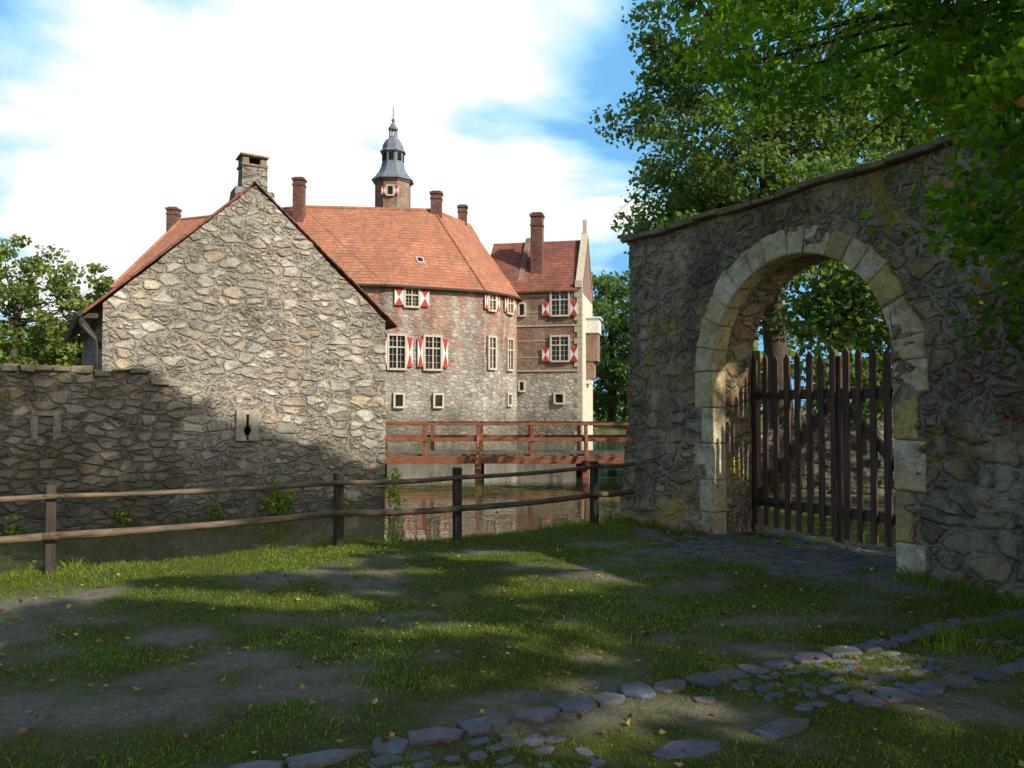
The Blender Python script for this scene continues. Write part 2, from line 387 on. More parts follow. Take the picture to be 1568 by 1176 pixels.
lw=empty('courtyard_stone_wall',GO,GA)
mb=MB()
wtop=lambda s:2.46+(float(vnoise(np.array(s*2.2),np.array(8.3)))-.5)*.12-max(0,s-.6)*.45
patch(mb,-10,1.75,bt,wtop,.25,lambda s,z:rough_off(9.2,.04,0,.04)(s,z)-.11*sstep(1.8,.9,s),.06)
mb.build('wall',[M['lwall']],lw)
mb=MB();s=-10
while s<1.2:
    w=random.uniform(.18,.42);mb.box((s+w/2,.02,wtop(s+w/2)+.02+random.uniform(-.02,.025)),(w-.02,.40,random.uniform(.06,.13)),0,rz=random.uniform(-.12,.12),jit=.03);s+=w
mb.build('coping_stones',[M['niche']],lw,bevel=.02)
mb=MB()
for a in (-1,1): mb.box((-.98+a*.2,-.06,1.3),(.12,.2,.5),0,jit=.02)
mb.box((-.98,-.06,1.60),(.52,.2,.10),0,jit=.02);mb.box((-.98,-.0,1.3),(.3,.16,.5),1)
mb.build('walled_up_niche',[M['niche'],M['lwall']],lw,bevel=.015)

# ============================================================ GATE WALL
WA=math.atan2(-.878,.479);WO=(1.83,12.3,0)
gw=empty('archway_stone_wall',WO,WA)
o0,o1,spz=1.82,4.53,2.2;oc=(o0+o1)/2;RR=(o1-o0)/2;TH=.69
def goff(s,z):
    b=rough_off(5.7,.035,0,.04)(s,z)
    fl=sstep(1.5,-.2,z)*.24*sstep(1.9,.9,s)
    fr=sstep(1.2,-.2,z)*.16*sstep(4.6,5.4,s)
    return b-fl-fr
def gt(s): return 4.24+(float(vnoise(np.array(s*1.1),np.array(2.3)))-.5)*.12+ .10*float(sstep(4,6.5,s))
mb=MB();gbt=lambda s:-1.2
patch(mb,0,o0,gbt,gt,TH,goff,.04)
patch(mb,o1,11.5,gbt,gt,TH,goff,.05)
patch(mb,o0,o1,lambda s:spz+math.sqrt(max(0,RR**2-(s-oc)**2))-.001,gt,TH,goff,.04,ends=(False,False))
mb.build('masonry',[M['gate']],gw)
mb=MB()
prof=[(oc+(-RR+.012),z) for z in np.linspace(-.2,spz,14)]+[(oc-(RR-.012)*math.cos(a),spz+(RR-.012)*math.sin(a)) for a in np.linspace(0,math.pi,30)[1:-1]]+[(oc+RR-.012,z) for z in np.linspace(spz,-.2,14)]
ny=8;vs=[];fs=[]
for i,(x,z) in enumerate(prof):
    for j in range(ny):
        y=.22+(TH-.23)*j/(ny-1)
        d=(float(vnoise(np.array(i*.9),np.array(j*.8)))-.5)*.03
        vs.append((x+(d if x<oc else -d),y,z))
for i in range(len(prof)-1):
    for j in range(ny-1):
        a=i*ny+j;fs.append((a,a+1,a+ny+1,a+ny))
mb.add(vs,fs);mb.build('archway_reveal',[M['gate']],gw,smooth=True)
mb=MB();nv=15
ws=[random.uniform(.75,1.3) for _ in range(nv)];tot=sum(ws);acc=0
for k in range(nv):
    A0=math.pi*acc/tot+.0018;acc+=ws[k];A1=math.pi*acc/tot-.0018
    ri=RR-.014+random.uniform(-.004,.004);pr=-.020-random.random()*.014
    rof=lambda a:RR+.25+.12*float(vnoise(np.array(a*5.),np.array(1.7)))+.05*random.random()
    A=np.linspace(A0,A1,4);ro=[rof(a) for a in A]
    vs=[]
    for y in (pr,.23):
        for a in A: vs.append((oc-ri*math.cos(a),y,spz+ri*math.sin(a)))
        for a,r_ in list(zip(A,ro))[::-1]: vs.append((oc-r_*math.cos(a),y,spz+r_*math.sin(a)))
    f=[tuple(range(8))[::-1],tuple(range(8,16))]+[(i,(i+1)%8,8+(i+1)%8,8+i) for i in range(8)]
    mb.add(vs,f,1 if k in (9,12) else 0)
for side in (0,1):
    z=-.2;k=0
    while z<spz-.05:
        h=random.uniform(.34,.56);h=min(h,spz-z)
        if spz-(z+h)<.15: h=spz-z
        w=(.24 if k%2 else .38)+random.uniform(-.05,.05)
        y0a=float(goff(np.array(o0-.2 if side==0 else o1+.2),np.array(z+h/2)))
        y0=min(y0a-.010,-.015)
        if side==0: cx=o0+.014-w/2
        else: cx=o1-.014+w/2
        mb.box((cx,(y0+.23)/2,z+h/2),(w,.23-y0,h-.004),1 if (side==1 and k in(1,3)) else 0,jit=.008)
        z+=h;k+=1
mb.build('dressed_arch_stones',[M['ashlar'],M['ashlar_y']],gw,bevel=.022)
mb=MB();z=-.3;k=0
while z<4.0:
    h=random.uniform(.25,.42);w=.22 if k%2 else .42
    f0=float(goff(np.array(.2),np.array(z+h/2)))
    mb.box((w/2-.02,(f0-.012+.35)/2,z+h/2),(w,.35-f0+.012,h-.006),0,jit=.012);z+=h;k+=1
mb.build('corner_quoins',[M['gate']],gw,bevel=.02)
mb=MB();s=-.1
while s<11.5:
    w=random.uniform(.32,.6);mb.box((s+w/2,TH/2-.02,gt(s+w/2)+.045),(w-.012,TH+.2,.06+random.random()*.02),0,rz=random.uniform(-.02,.02),jit=.014)
    mb.box((s+w/2,TH/2,gt(s+w/2)+.105),(w-.03,TH-.15,.05),0,jit=.015);s+=w
mb.build('coping',[M['coping']],gw,bevel=.012)
mb=MB()
for k in range(26):
    s_=random.choice([random.uniform(0,1.8),random.uniform(4.6,8)])
    f0=float(goff(np.array(s_),np.array(0.05)))
    mb.box((s_,f0-.02,random.uniform(-.05,.06)),(random.uniform(.12,.34),random.uniform(.08,.2),random.uniform(.1,.2)),0,rz=random.uniform(-.5,.5),jit=.03)
mb.build('footing_stones',[M['gate']],gw,bevel=.02)

wg=empty('wooden_picket_gate',WO,WA)
mb=MB();s=o0-.02;k=0
while s<o1+.06:
    hgt=2.42+random.uniform(-.05,.05);w=.085+random.uniform(-.006,.01);x=s+w/2;lean=random.uniform(-.008,.008)
    y0,y1=.735,.765
    vs=[]
    for y in (y0,y1): vs+=[(x-w/2,y,.10),(x+w/2,y,.10),(x+w/2+lean,y,hgt-.08),(x+lean,y,hgt),(x-w/2+lean,y,hgt-.08)]
    mb.add(vs,[(0,1,2,3,4),(9,8,7,6,5)]+[(i,(i+1)%5,5+(i+1)%5,5+i) for i in range(5)],0)
    s+=.186;k+=1
for z in (.42,1.88): mb.box((oc,.80,z),(RR*2+.1,.06,.13))
for a,b in ((o0+.05,oc-.05),(o1-.05,oc+.05)): mb.beam((a,.79,.5),(b,.79,1.82),.05,.11)
mb.build('pickets_and_rails',[M['gatewood']],wg,bevel=.004)
mb=MB();mb.box((o0-.06,.80,1.25),(.14,.14,2.5));mb.box((o1+.10,.80,1.25),(.14,.14,2.5));mb.box((oc,.79,1.2),(.12,.05,2.3))
mb.build('hanging_posts',[M['gatewood']],wg,bevel=.01)
mb=MB()
for z in (.42,1.88):
    mb.box((o0+.25,.728,z),(.55,.012,.045));mb.box((o1-.25,.728,z),(.55,.012,.045))
mb.build('iron_strap_hinges',[M['iron']],wg)

mb=MB();patch(mb,0,10,lambda s:-.5,lambda s:1.35+(float(vnoise(np.array(s*2.),np.array(1.3)))-.5)*.35,.5,rough_off(2.2,.08,0,.08),.08)
mb.build('low_rubble_wall',[M['lwall']],None,(4.2,16.5,0),R(-18))

# ============================================================ FENCE
fe=empty('wooden_rail_fence')
FP=[(-12.2,4.0),(-8.4,6.2),(-4.79,8.3),(-2.14,9.88),(-.71,10.37),(1.2,11.65),(1.86,12.15)]
mb=MB()
for i,(x,y) in enumerate(FP):
    if i==len(FP)-1: continue
    mb.box((x,y,.28),(.10,.10,1.24 if i<4 else 1.3),0,rz=R(31)+random.uniform(-.1,.1),jit=.006)
mb.build('posts',[M['darkwood']],fe,bevel=.012)
mb=MB()
def rail(z,r,mi,dy=-.075):
    pts=[]
    for i,(x,y) in enumerate(FP):
        pts.append(Vector((x+.03,y+dy,z+random.uniform(-.02,.02)+.02*max(0,i-3))))
    for a,b in zip(pts[:-1],pts[1:]):
        seg=[a.lerp(b,t)+Vector((0,0,-.02*math.sin(math.pi*t))) for t in np.linspace(-.02,1.02,7)]
        mb.tube(seg,[r*random.uniform(.92,1.06) for _ in seg],8,mi)
rail(.80,.030,0);rail(.40,.042,0)
mb.build('rails',[M['railwood']],fe,smooth=True)

# ============================================================ BRIDGE
br=empty('wooden_footbridge')
mb=MB();BX=[-8.6,-6.73,-4.88,-3.03,-1.17,.69,2.55,4.41,6.2]
for Y,sg in ((27.6,-1),(30.4,1)):
    for i,x in enumerate(BX):
        mb.box((x,Y,.62),(.13,.13,1.18))
        if i%2==0:
            mb.box((x,Y-sg*.02,-1.0),(.22,.22,1.7))
            mb.beam((x,Y+sg*.65,-.12),(x,Y+sg*.10,.75),.09,.09)
            mb.beam((x+.0,Y+sg*.75,-.14),(x,Y-sg*.3,-.14),.12,.14)
    mb.box((-1.2,Y,1.15),(16,.16,.09));mb.box((-1.2,Y+sg*.085,.62),(16,.04,.13))
    mb.box((-1.2,Y-sg*.0,-.08),(16,.2,.26))
for x in BX[::2]: mb.box((x,29,-.3),(.2,3.2,.2))
mb.build('frame_and_rails',[M['bridgewood']],br,bevel=.01)
mb=MB();x=-9.2
while x<6.8: mb.box((x+.09,29,.08),(.17,2.6,.05),0,jit=.004);x+=.182
mb.build('deck_planks',[M['railwood']],br)

# ============================================================ CASTLE
ca=empty('moated_castle')
Q=[(-25.8,58),(-26.3,52.7),(-19.6,50.6),(-8.2,51.4),(-1.95,54.2),(-.70,55.6),(.28,57.4),(1.2,66)]
EZ=9.75;RZ=16.6
Rg=[(-26.2,62.6),(-15.5,58.6),(-5.9,59.6),(-3.5,64.5),(-3,70)]
def frame(a,b):
    a=Vector((*a,0));b=Vector((*b,0));d=(b-a);L=d.length;ang=math.atan2(d.y,d.x);return a,ang,L
mb=MB()
for i in range(len(Q)-1):
    a,ang,L=frame(Q[i],Q[i+1])
    tmp=MB();patch(tmp,0,L,lambda s:-1.9,lambda s:EZ,.5,rough_off(i+1.3,.05),.3)
    rm=Matrix.Rotation(ang,3,'Z')
    mb.add([rm@Vector(v)+a for v in tmp.v],tmp.f)
mb.build('ring_walls',[M['castle']],ca)
mb=MB()
def out(i):
    a=Vector(Q[max(i-1,0)]);b=Vector(Q[min(i+1,len(Q)-1)]);d=(b-a).normalized();nn=Vector((d.y,-d.x));p=Vector(Q[i])+nn*.35;return (p.x,p.y,EZ-.10)
E=[out(i) for i in range(len(Q))]
RG=[(x,y,RZ) for x,y in Rg]
vs=E+RG;ne=len(E)
fs=[(0,1,ne),(1,2,ne+1,ne),(2,3,ne+1),(3,4,ne+2,ne+1),(4,5,ne+2),(5,6,ne+3,ne+2),(6,7,ne+4,ne+3)]
mb.add(vs,fs,0)
back=[(-26,70,EZ),(-15,70,EZ),(-8,72,EZ),(-7,75,EZ)]
mb.add(RG[:4]+back,[(0,1,5,4),(1,2,6,5),(2,3,7,6)],0)
mb.build('tiled_roof',[M['roof']],ca)
mb=MB()
for i in range(len(E)-1): mb.beam(tuple(np.array(E[i])+(0,0,-.03)),tuple(np.array(E[i+1])+(0,0,-.03)),.12,.14,0)
mb.build('eaves_gutter',[M['darkwood']],ca)
mb=MB()
for i in range(len(RG)-1): mb.tube([RG[i],RG[i+1]],.14,8,0)
mb.tube([E[4],RG[2]],.10,6,0);mb.tube([E[1],RG[0]],.1,6,0);mb.tube([E[3],RG[1]],.03,6,0)
mb.build('ridge_tiles',[M['roof']],ca)
wm=[M['frame'],M['glass'],M['red'],M['white'],M['dark']]
def window(mb,F,s,z,w,h,cross=True,shut=0,shw=.5,shh=None,shz=0):
    a,ang,L=F;rm=Matrix.Rotation(ang,3,'Z')
    def bx(x,y,zz,sx,sy,sz,mi): mb.box(a+rm@Vector((x,y,zz)),(sx,sy,sz),mi,mat=rm)
    pr=-.10
    bx(s,-.045,z,w,.03,h,1)
    t=.13
    bx(s-w/2-t/2,pr,z,t,.16,h+2*t,0);bx(s+w/2+t/2,pr,z,t,.16,h+2*t,0)
    bx(s,pr,z+h/2+t/2,w,.16,t,0);bx(s,pr-.02,z-h/2-t/2,w,.2,t,0)
    if cross:
        bx(s,pr+.01,z,.08,.10,h,0);bx(s,pr+.015,z+h*.15,w,.09,.09,0)
        for q in (-1,1): bx(s+q*w/4,-.065,z,.022,.03,h,0)
        for q in (-.3,-.08,.35): bx(s,-.068,z+h*q,w,.03,.022,0)
    if shut:
        shh=shh or h
        for q in (-1,1):
            if shut==2 and q==1: continue
            cx=s+q*(w/2+t+shw/2+.02);y=-.16
            bx(cx,y+.03,z+shz,shw,.05,shh,3)
            x0,x1,z0,z1=cx-shw/2,cx+shw/2,z+shz-shh/2,z+shz+shh/2;cz=z+shz
            for tri in (((x0,z1),(x1,z1),(cx,cz+.02)),((x0,z0),(x1,z0),(cx,cz-.02))):
                vs=[a+rm@Vector((px,yy,pz)) for yy in (y,y-.012) for px,pz in tri]
                mb.add(vs,[(0,1,2),(3,5,4),(0,3,4,1),(1,4,5,2),(2,5,3,0)],2)
F=frame(Q[3],Q[4]);mb=MB()
window(mb,F,1.75,8.95,.85,1.1,True,1,.6,1.1)
window(mb,F,.75,5.35,1.05,2.1,True,1,.38,1.9)
window(mb,F,3.2,5.35,1.05,2.1,True,1,.38,1.9)
window(mb,F,.9,2.2,.5,.75,False);window(mb,F,3.6,2.2,.5,.75,False)
F=frame(Q[4],Q[5]);window(mb,F,.75,9.0,.6,1.05,True,1,.3);window(mb,F,.75,5.5,.6,2.1,True,0)
F=frame(Q[5],Q[6]);window(mb,F,1.0,9.0,.7,1.05,True,1,.32);window(mb,F,1.0,5.5,.7,2.1,True,0);window(mb,F,.9,2.3,.4,.7,False)
mb.build('windows_and_shutters',wm,ca)
mb=MB()
for x,y,z0,z1,w in ((-15.4,57.2,14.5,18.15,.75),(-5.7,59.6,15,17.8,.8),(-4.0,64,15.6,17.9,.7),(-27.0+.3,62.4,14,17.3,.8)):
    mb.box((x,y,(z0+z1)/2),(w,w,z1-z0),0);mb.box((x,y,z1+.06),(w+.16,w+.16,.14),0);mb.box((x,y,z1-.35),(w+.1,w+.1,.1),0)
    mb.box((x,y,z1+.17),(w-.15,w-.15,.1),1)
mb.build('chimneys',[M['brickdark'],M['dark']],ca)
mb=MB()
def roofz(x,y):
    a=Vector(E[3]);b=Vector(E[4]);c=Vector(RG[2]);nn=(b-a).cross(c-a);return a.z-(nn.x*(x-a.x)+nn.y*(y-a.y))/nn.z,nn.normalized()
zr,nr=roofz(-6.3,54.2)
qm=nr.to_track_quat('Z','Y').to_matrix()
mb.box(Vector((-6.3,54.2,zr))+nr*.04,(.5,.6,.10),0,mat=qm);mb.box(Vector((-6.3,54.2,zr))+nr*.08,(.38,.46,.05),1,mat=qm)
mb.build('skylight',[M['white'],M['glass']],ca)

CO=(.3,58.2);CA=math.atan2(-.2,.98);CL=4.8;CD=8.0;CE=10.5;CR=14.7
ca2=Vector((*CO,0));rm=Matrix.Rotation(CA,3,'Z')
mb=MB()
def wl(x,y,z): return ca2+rm@Vector((x,y,z))
def wbox(mb,c,sz,mi=0,extra=None): mb.box(wl(*c),sz,mi,mat=rm if extra is None else rm@extra)
wbox(mb,(CL/2,CD/2,(CE-1.9)/2),(CL,CD,CE+1.9),0)
for x0,x1 in ((CL-.4,CL-.003),(0.003,.4)):
    vs=[wl(x,y,z) for x in (x0,x1) for y,z in ((.0,CE-.0),(CD,CE),(CD/2,CR+.35))]
    mb.add(vs,[(0,1,2),(3,5,4),(0,3,4,1),(1,4,5,2),(2,5,3,0)],0)
mb.build('wing_walls',[M['brick']],ca)
mb=MB()
for sgn in (0,1):
    y0=-.3 if sgn==0 else CD+.3
    vs=[wl(x,y,z) for x in (-2.6,CL-.3) for y,z in ((y0,CE-.25),(CD/2,CR),(CD/2,CR-.12),(y0,CE-.37))]
    mb.add(vs,[(0,1,5,4),(1,2,6,5),(2,3,7,6),(3,0,4,7),(0,3,2,1),(4,5,6,7)],0)
mb.build('wing_roof',[M['roofd']],ca)
mb=MB()   # rubble stone base storey of the wing
tmp=MB();patch(tmp,.02,CL-.02,lambda s:-1.9,lambda s:4.2+(float(vnoise(np.array(s*2.),np.array(4.3)))-.5)*.3,.02,rough_off(7.3,.0,-.05),.25)
mb.add([ca2+rm@Vector(v) for v in tmp.v],tmp.f)
mb.build('wing_stone_base',[M['castle']],ca)
mb=MB()
z=-.8;k=0
while z<CE-.2:
    h=.42;w=.55 if k%2 else .35
    wbox(mb,(CL-w/2+.03,.02,z+h/2),(w,.16,h-.02),2);wbox(mb,(CL+.02,w/2,z+h/2),(.1,w,h-.02),0);z+=h;k+=1
wbox(mb,(CL+.005,CD/2,4.6),(.04,CD-.6,11.0),1)
for z in (4.42,7.7): wbox(mb,(CL/2,-.03,z),(CL,.08,.12),2)
for z in (5.4,6.6,8.7,9.9): wbox(mb,(CL/2,-.012,z),(CL,.03,.07),2)
for sg in (-1,1):
    a=wl(CL-.18,CD/2,CR+.5);b=wl(CL-.18,CD/2+sg*(CD/2+.1),CE+.05);mb.beam(a,b,.5,.14,0)
wbox(mb,(CL-.18,CD/2,CR+1.0),(.3,.3,1.1),0);wbox(mb,(CL-.18,.0,CE+.15),(.5,.5,.5),0)
mb.build('wing_dressed_stone',[M['frame'],M['cream'],M['pale']],ca)
mb=MB()
wbox(mb,(CL+.5,3.6,7.9),(1.0,2.2,1.1),0);wbox(mb,(CL+.45,3.6,6.3),(.9,2.0,2.1),1);wbox(mb,(CL+.3,3.6,4.6),(.6,1.8,1.3),1);wbox(mb,(CL+.55,3.6,8.5),(1.2,2.4,.12),0)
wbox(mb,(CL+.2,3.6,3.8),(.4,1.6,.5),0)
mb.build('oriel_bay',[M['white'],M['brick']],ca)
mb=MB();F=(ca2,CA,CL)
window(mb,F,3.25,9.3,1.2,1.7,True,1,.55,1.0,-.4);window(mb,F,3.25,6.0,1.2,1.7,True,1,.55,1.0,-.4)
F2=(ca2+rm@Vector((0,-.06,0)),CA,CL)
window(mb,F2,3.2,2.4,.55,.6,False);window(mb,F,.45,8.9,.35,.8,False,2,.3);window(mb,F2,.45,3.3,.3,.6,False)
mb.build('wing_windows',wm,ca)
mb=MB()
wbox(mb,(1.3,1.6,13.1),(.85,.9,6.2),0);wbox(mb,(1.3,1.6,16.15),(1.0,1.05,.2),0);wbox(mb,(1.3,1.6,15.4),(.95,1.0,.12),0);wbox(mb,(1.3,1.6,16.3),(.7,.75,.12),1)
mb.build('wing_chimney',[M['brickdark'],M['dark']],ca)
tx,ty=-11.3,75
def lathe(mb,prof,nseg,mi,x=tx,y=ty,ph=math.pi/8):
    vs=[];fs=[]
    for r,z in prof:
        for k in range(nseg): vs.append((x+r*math.cos(ph+2*math.pi*k/nseg),y+r*math.sin(ph+2*math.pi*k/nseg),z))
    for i in range(len(prof)-1):
        for k in range(nseg):
            a=i*nseg+k;b=i*nseg+(k+1)%nseg;fs.append((a,b,b+nseg,a+nseg))
    fs.append(tuple(range((len(prof)-1)*nseg,len(prof)*nseg)));fs.append(tuple(range(nseg))[::-1])
    mb.add(vs,fs,mi)
mb=MB();lathe(mb,[(1.72,0),(1.72,22.9),(1.85,22.95),(1.85,23.2)],8,0)
mb.build('tower_shaft',[M['brick']],ca)
mb=MB()
lathe(mb,[(2.05,23.12),(2.05,23.24),(1.75,23.5),(1.4,23.95),(1.15,24.5),(1.08,24.9)],8,0)
lathe(mb,[(1.25,25.9),(1.25,26.0),(1.05,26.2),(1.0,26.6),(.75,27.05),(.40,27.35),(.34,27.5)],8,0)
lathe(mb,[(.48,28.15),(.45,28.3),(.25,28.6),(.10,28.85),(.05,29.2),(.04,30.4)],8,0)
mb.build('tower_bell_dome',[M['slate']],ca)
mb=MB();lathe(mb,[(1.05,24.85),(1.05,25.95)],8,0);mb.build('tower_lantern',[M['slate']],ca)
mb=MB()
for k in range(8):
    a=2*math.pi*k/8;mb.box((tx+1.0*math.cos(a),ty+1.0*math.sin(a),25.4),(.06,.42,.7),1,rz=a)
for k in range(8):
    a=math.pi/8+2*math.pi*k/8;mb.beam((tx+.36*math.cos(a),ty+.36*math.sin(a),27.45),(tx+.36*math.cos(a),ty+.36*math.sin(a),28.2),.07,.07,0)
lathe(mb,[(.05,28.9),(.17,29.0),(.17,29.15),(.05,29.25)],8,0)
mb.build('tower_lantern_posts',[M['slate'],M['dark']],ca)
mb=MB();F=(Vector((tx-.7,ty-1.60,0)),0,1.4);window(mb,F,.7,21.9,.5,.8,False,1,.4);
mb.build('tower_window',wm,ca)

# ============================================================ GROUND
def yb(x): return np.interp(x,[-60,-30,-12,-4.79,-2.14,-.71,1.2,1.83,3],[-22,-6,4.55,8.72,10.3,10.85,12.15,12.75,14.5])
def xr(y): return np.interp(y,[12,14,20,27,40,70],[1.7,2.5,3.6,4.7,10,16])
def land(x,y):
    near=(yb(x)-y)*.85
    right=np.minimum(x-xr(y),(y-11)*1.0)
    far=y-72-4*np.sin(x*.05)
    left=np.minimum(-x-16,y-26)
    return np.maximum(np.maximum(near,right),np.maximum(far,left))
def gz(x,y):
    sd=land(x,y)+(fbm(x*1.3,y*1.3,2.)-.5)*.35
    z=np.where(sd<.25,np.clip((sd-.25)*.95,-2.0,0),0)
    return z+(fbm(x*.9,y*.9,5.)-.5)*.09*np.clip(sd,0,1)+(fbm(x*5,y*5,1.)-.5)*.03
def axis(lo,hi,fine,far,g=1.25):
    a=list(np.arange(lo,hi+1e-6,fine));st=fine
    while a[-1]<far: st*=g;a.append(a[-1]+st)
    st=fine;b=[a[0]]
    while b[-1]>-far: st*=g;b.append(b[-1]-st)
    return np.array(b[:0:-1]+a)
ax=axis(-8,8,.08,900);ay=axis(2,14,.08,900)
X,Y=np.meshgrid(ax,ay,indexing='ij');Z=gz(X,Y)
def gmask(x,y):
    f=fbm(x*1.6+3,y*2.0+1,3.,6)
    d=lambda cx,cy,rx,ry,a:a*np.exp(-((x-cx)/rx)**2-((y-cy)/ry)**2)
    v=f+.12-d(-2.6,4.7,1.5,.7,.26)-d(2.9,9.4,1.5,.7,.26)-d(3.9,8.6,1.4,.8,.26)-d(-3.7,5.9,1.6,.5,.16)-d(1.2,4.4,2.2,.6,.08)-d(3.4,6.2,2,.5,.10)-d(-.8,4.2,1.5,.6,.10)
    v=v+.25*sstep(1.6,.2,land(x,y))
    return .10+.90*sstep(.37,.66,v)
G=gmask(X,Y)
V=np.stack([X,Y,Z],-1).reshape(-1,3);nx,nyy=X.shape
I=np.arange(nx*nyy).reshape(nx,nyy)
Fc=np.stack([I[:-1,:-1],I[1:,:-1],I[1:,1:],I[:-1,1:]],-1).reshape(-1,4)
g=fastmesh('ground',V,Fc,M['ground'],smooth=True)
at=g.data.attributes.new('grass','FLOAT','POINT');at.data.foreach_set('value',G.ravel().astype(np.float32))
wv=np.array([[-400,-60,-.7],[400,-60,-.7],[400,400,-.7],[-400,400,-.7]],float)
fastmesh('moat_water',wv,np.array([[0,1,2,3]]),M['water'])

rng=np.random.default_rng(5)
def blades(name,x,y,hh,ww,seed):
    n_=len(x);z=gz(x,y)-.004
    a=rng.uniform(0,2*np.pi,n_);l=rng.uniform(.1,.9,n_)*hh;la=rng.uniform(0,2*np.pi,n_)
    dx=np.cos(a)*ww/2;dy=np.sin(a)*ww/2
    P=np.zeros((n_,5,3))
    P[:,0]=np.stack([x-dx,y-dy,z],-1);P[:,1]=np.stack([x+dx,y+dy,z],-1)
    mx=x+np.cos(la)*l*.35;my=y+np.sin(la)*l*.35
    P[:,2]=np.stack([mx+dx*.7,my+dy*.7,z+hh*.6],-1);P[:,3]=np.stack([x+np.cos(la)*l,y+np.sin(la)*l,z+hh*.95],-1);P[:,4]=np.stack([mx-dx*.7,my-dy*.7,z+hh*.6],-1)
    idx=np.arange(n_)[:,None]*5+np.arange(5)[None]
    r=np.clip(fbm(x*.9,y*.9,9.)*.9+rng.normal(0,.20,n_)-.02,0,1)
    return fastmesh(name,P.reshape(-1,3),idx,M['grass'],rnd=np.repeat(r,5))
n_=330000
x=rng.uniform(-8.5,8.5,n_);y=3.0+10*rng.uniform(0,1,n_)**1.15
k=(np.abs(x)<y*.72+.6)&(land(x,y)>-.1)&(rng.uniform(0,1,n_)<gmask(x,y)**1.4*.95+.02)
x=x[k];y=y[k];hh=rng.uniform(.012,.036,len(x))*(1+1.4*(fbm(x*2,y*2,4.)-.5));hh*=1+1.1*sstep(.9,.1,land(x,y))
blades('lawn_grass',x,y,hh,rng.uniform(.004,.009,len(x)),1)
n_=1900;tx_=rng.uniform(-11,2,n_);off_=rng.uniform(-.9,.25,n_);ty_=yb(tx_)-off_*1.0
k=fbm(tx_*1.5,ty_*1.5,7.)>.44;tx_=tx_[k];ty_=ty_[k]
t2=rng.uniform(3.0,4.6,50);ty_=np.append(ty_,.52*t2+4.55+rng.normal(0,.12,50)-.35);tx_=np.append(tx_,t2)
s3=rng.uniform(0,8,160);s3=s3[(s3<1.7)|(s3>4.7)];tx_=np.append(tx_,WO[0]+.479*s3-.878*.3+rng.normal(0,.05,len(s3)));ty_=np.append(ty_,WO[1]-.878*s3-.479*.3)
x=np.repeat(tx_,30)+rng.normal(0,.05,len(tx_)*30);y=np.repeat(ty_,30)+rng.normal(0,.05,len(tx_)*30)
hs=np.repeat(rng.uniform(.05,.16,len(tx_)),30)*rng.uniform(.5,1.1,len(x))
blades('bank_grass_tufts',x,y,hs,rng.uniform(.005,.010,len(x)),2)
def leafmesh(C,size,nrm_tilt,mat,name,rnd,parent=None,lw=.6):
    n_=len(C)
    a=rng.normal(size=(n_,3));a/=np.linalg.norm(a,axis=1)[:,None]
    b=rng.normal(size=(n_,3));b[:,2]=b[:,2]*.6
    if nrm_tilt is not None: a[:,2]*=nrm_tilt;b[:,2]*=nrm_tilt;a/=np.linalg.norm(a,axis=1)[:,None]
    b-=a*(a*b).sum(1)[:,None];b/=np.linalg.norm(b,axis=1)[:,None]
    nn=np.cross(a,b)
    s=size[:,None] if hasattr(size,'__len__') else size
    P=np.zeros((n_,6,3))
    P[:,0]=C-a*s*.5;P[:,1]=C+b*s*lw*.5-a*s*.12+nn*s*.10;P[:,2]=C+b*s*lw*.24+a*s*.2+nn*s*.05
    P[:,3]=C+a*s*.5;P[:,4]=C-b*s*lw*.24+a*s*.2+nn*s*.05;P[:,5]=C-b*s*lw*.5-a*s*.12+nn*s*.10
    return fastmesh(name,P.reshape(-1,3),np.arange(n_*6).reshape(n_,6),mat,parent,rnd=np.repeat(rnd,6))
n_=3000;x=rng.uniform(-6,7,n_);y=rng.uniform(3.2,12,n_);k=land(x,y)>0;x=x[k];y=y[k]
leafmesh(np.stack([x,y,gz(x,y)+.022],-1),rng.uniform(.02,.055,len(x)),.18,M['litter'],'fallen_leaves',rng.uniform(0,1,len(x))**1.5,lw=.9)
n_=600;x=rng.uniform(-12,4,n_);y=rng.uniform(10,26,n_);k=(land(x,y)<-1.0)&(fbm(x*.5,y*.5,3.)>.45);x=x[k];y=y[k]
leafmesh(np.stack([x,y,np.full(len(x),-.69)],-1),rng.uniform(.04,.09,len(x)),.03,M['litter'],'floating_leaves',rng.uniform(.3,1,len(x)),lw=.9)

# ============================================================ STONE PATH
mb=MB();rn=[]
def stone(cx,cy,l,w,ang,h):
    k=random.choice([5,6,7]);ring=[]
    for i in range(k):
        a=2*math.pi*i/k+random.uniform(-.25,.25)
        ca_,sa_=math.cos(a),math.sin(a);q=1/max(abs(ca_),abs(sa_))**.85
        ring.append((ca_*l/2*q*random.uniform(.82,1.04),sa_*w/2*q*random.uniform(.82,1.04)))
    tl=(random.uniform(-.03,.03),random.uniform(-.03,.03));z0=float(gz(np.array(cx),np.array(cy)))
    vs=[];c,s_=math.cos(ang),math.sin(ang)
    for sc,dz in ((1,-.05),(1,h*.5),(.95,h*.9),(.86,h)):
        for (px,py) in ring:
            px_,py_=px*sc,py*sc;vs.append((cx+px_*c-py_*s_,cy+px_*s_+py_*c,z0+dz+px*tl[0]+py*tl[1]))
    fs=[]
    for r_ in range(3):
        for i in range(k): fs.append((r_*k+i,r_*k+(i+1)%k,(r_+1)*k+(i+1)%k,(r_+1)*k+i))
    fs.append(tuple(range(3*k,4*k)));mb.add(vs,fs,0);rv=random.random();rn.extend([rv]*len(vs))
PL=[(-2.4,2.9),(-1.2,3.35),(-.1,3.85),(.9,4.42),(2.2,5.1),(3.9,6.05),(6.2,7.35)]
cum=[0]
for a,b in zip(PL[:-1],PL[1:]): cum.append(cum[-1]+math.dist(a,b))
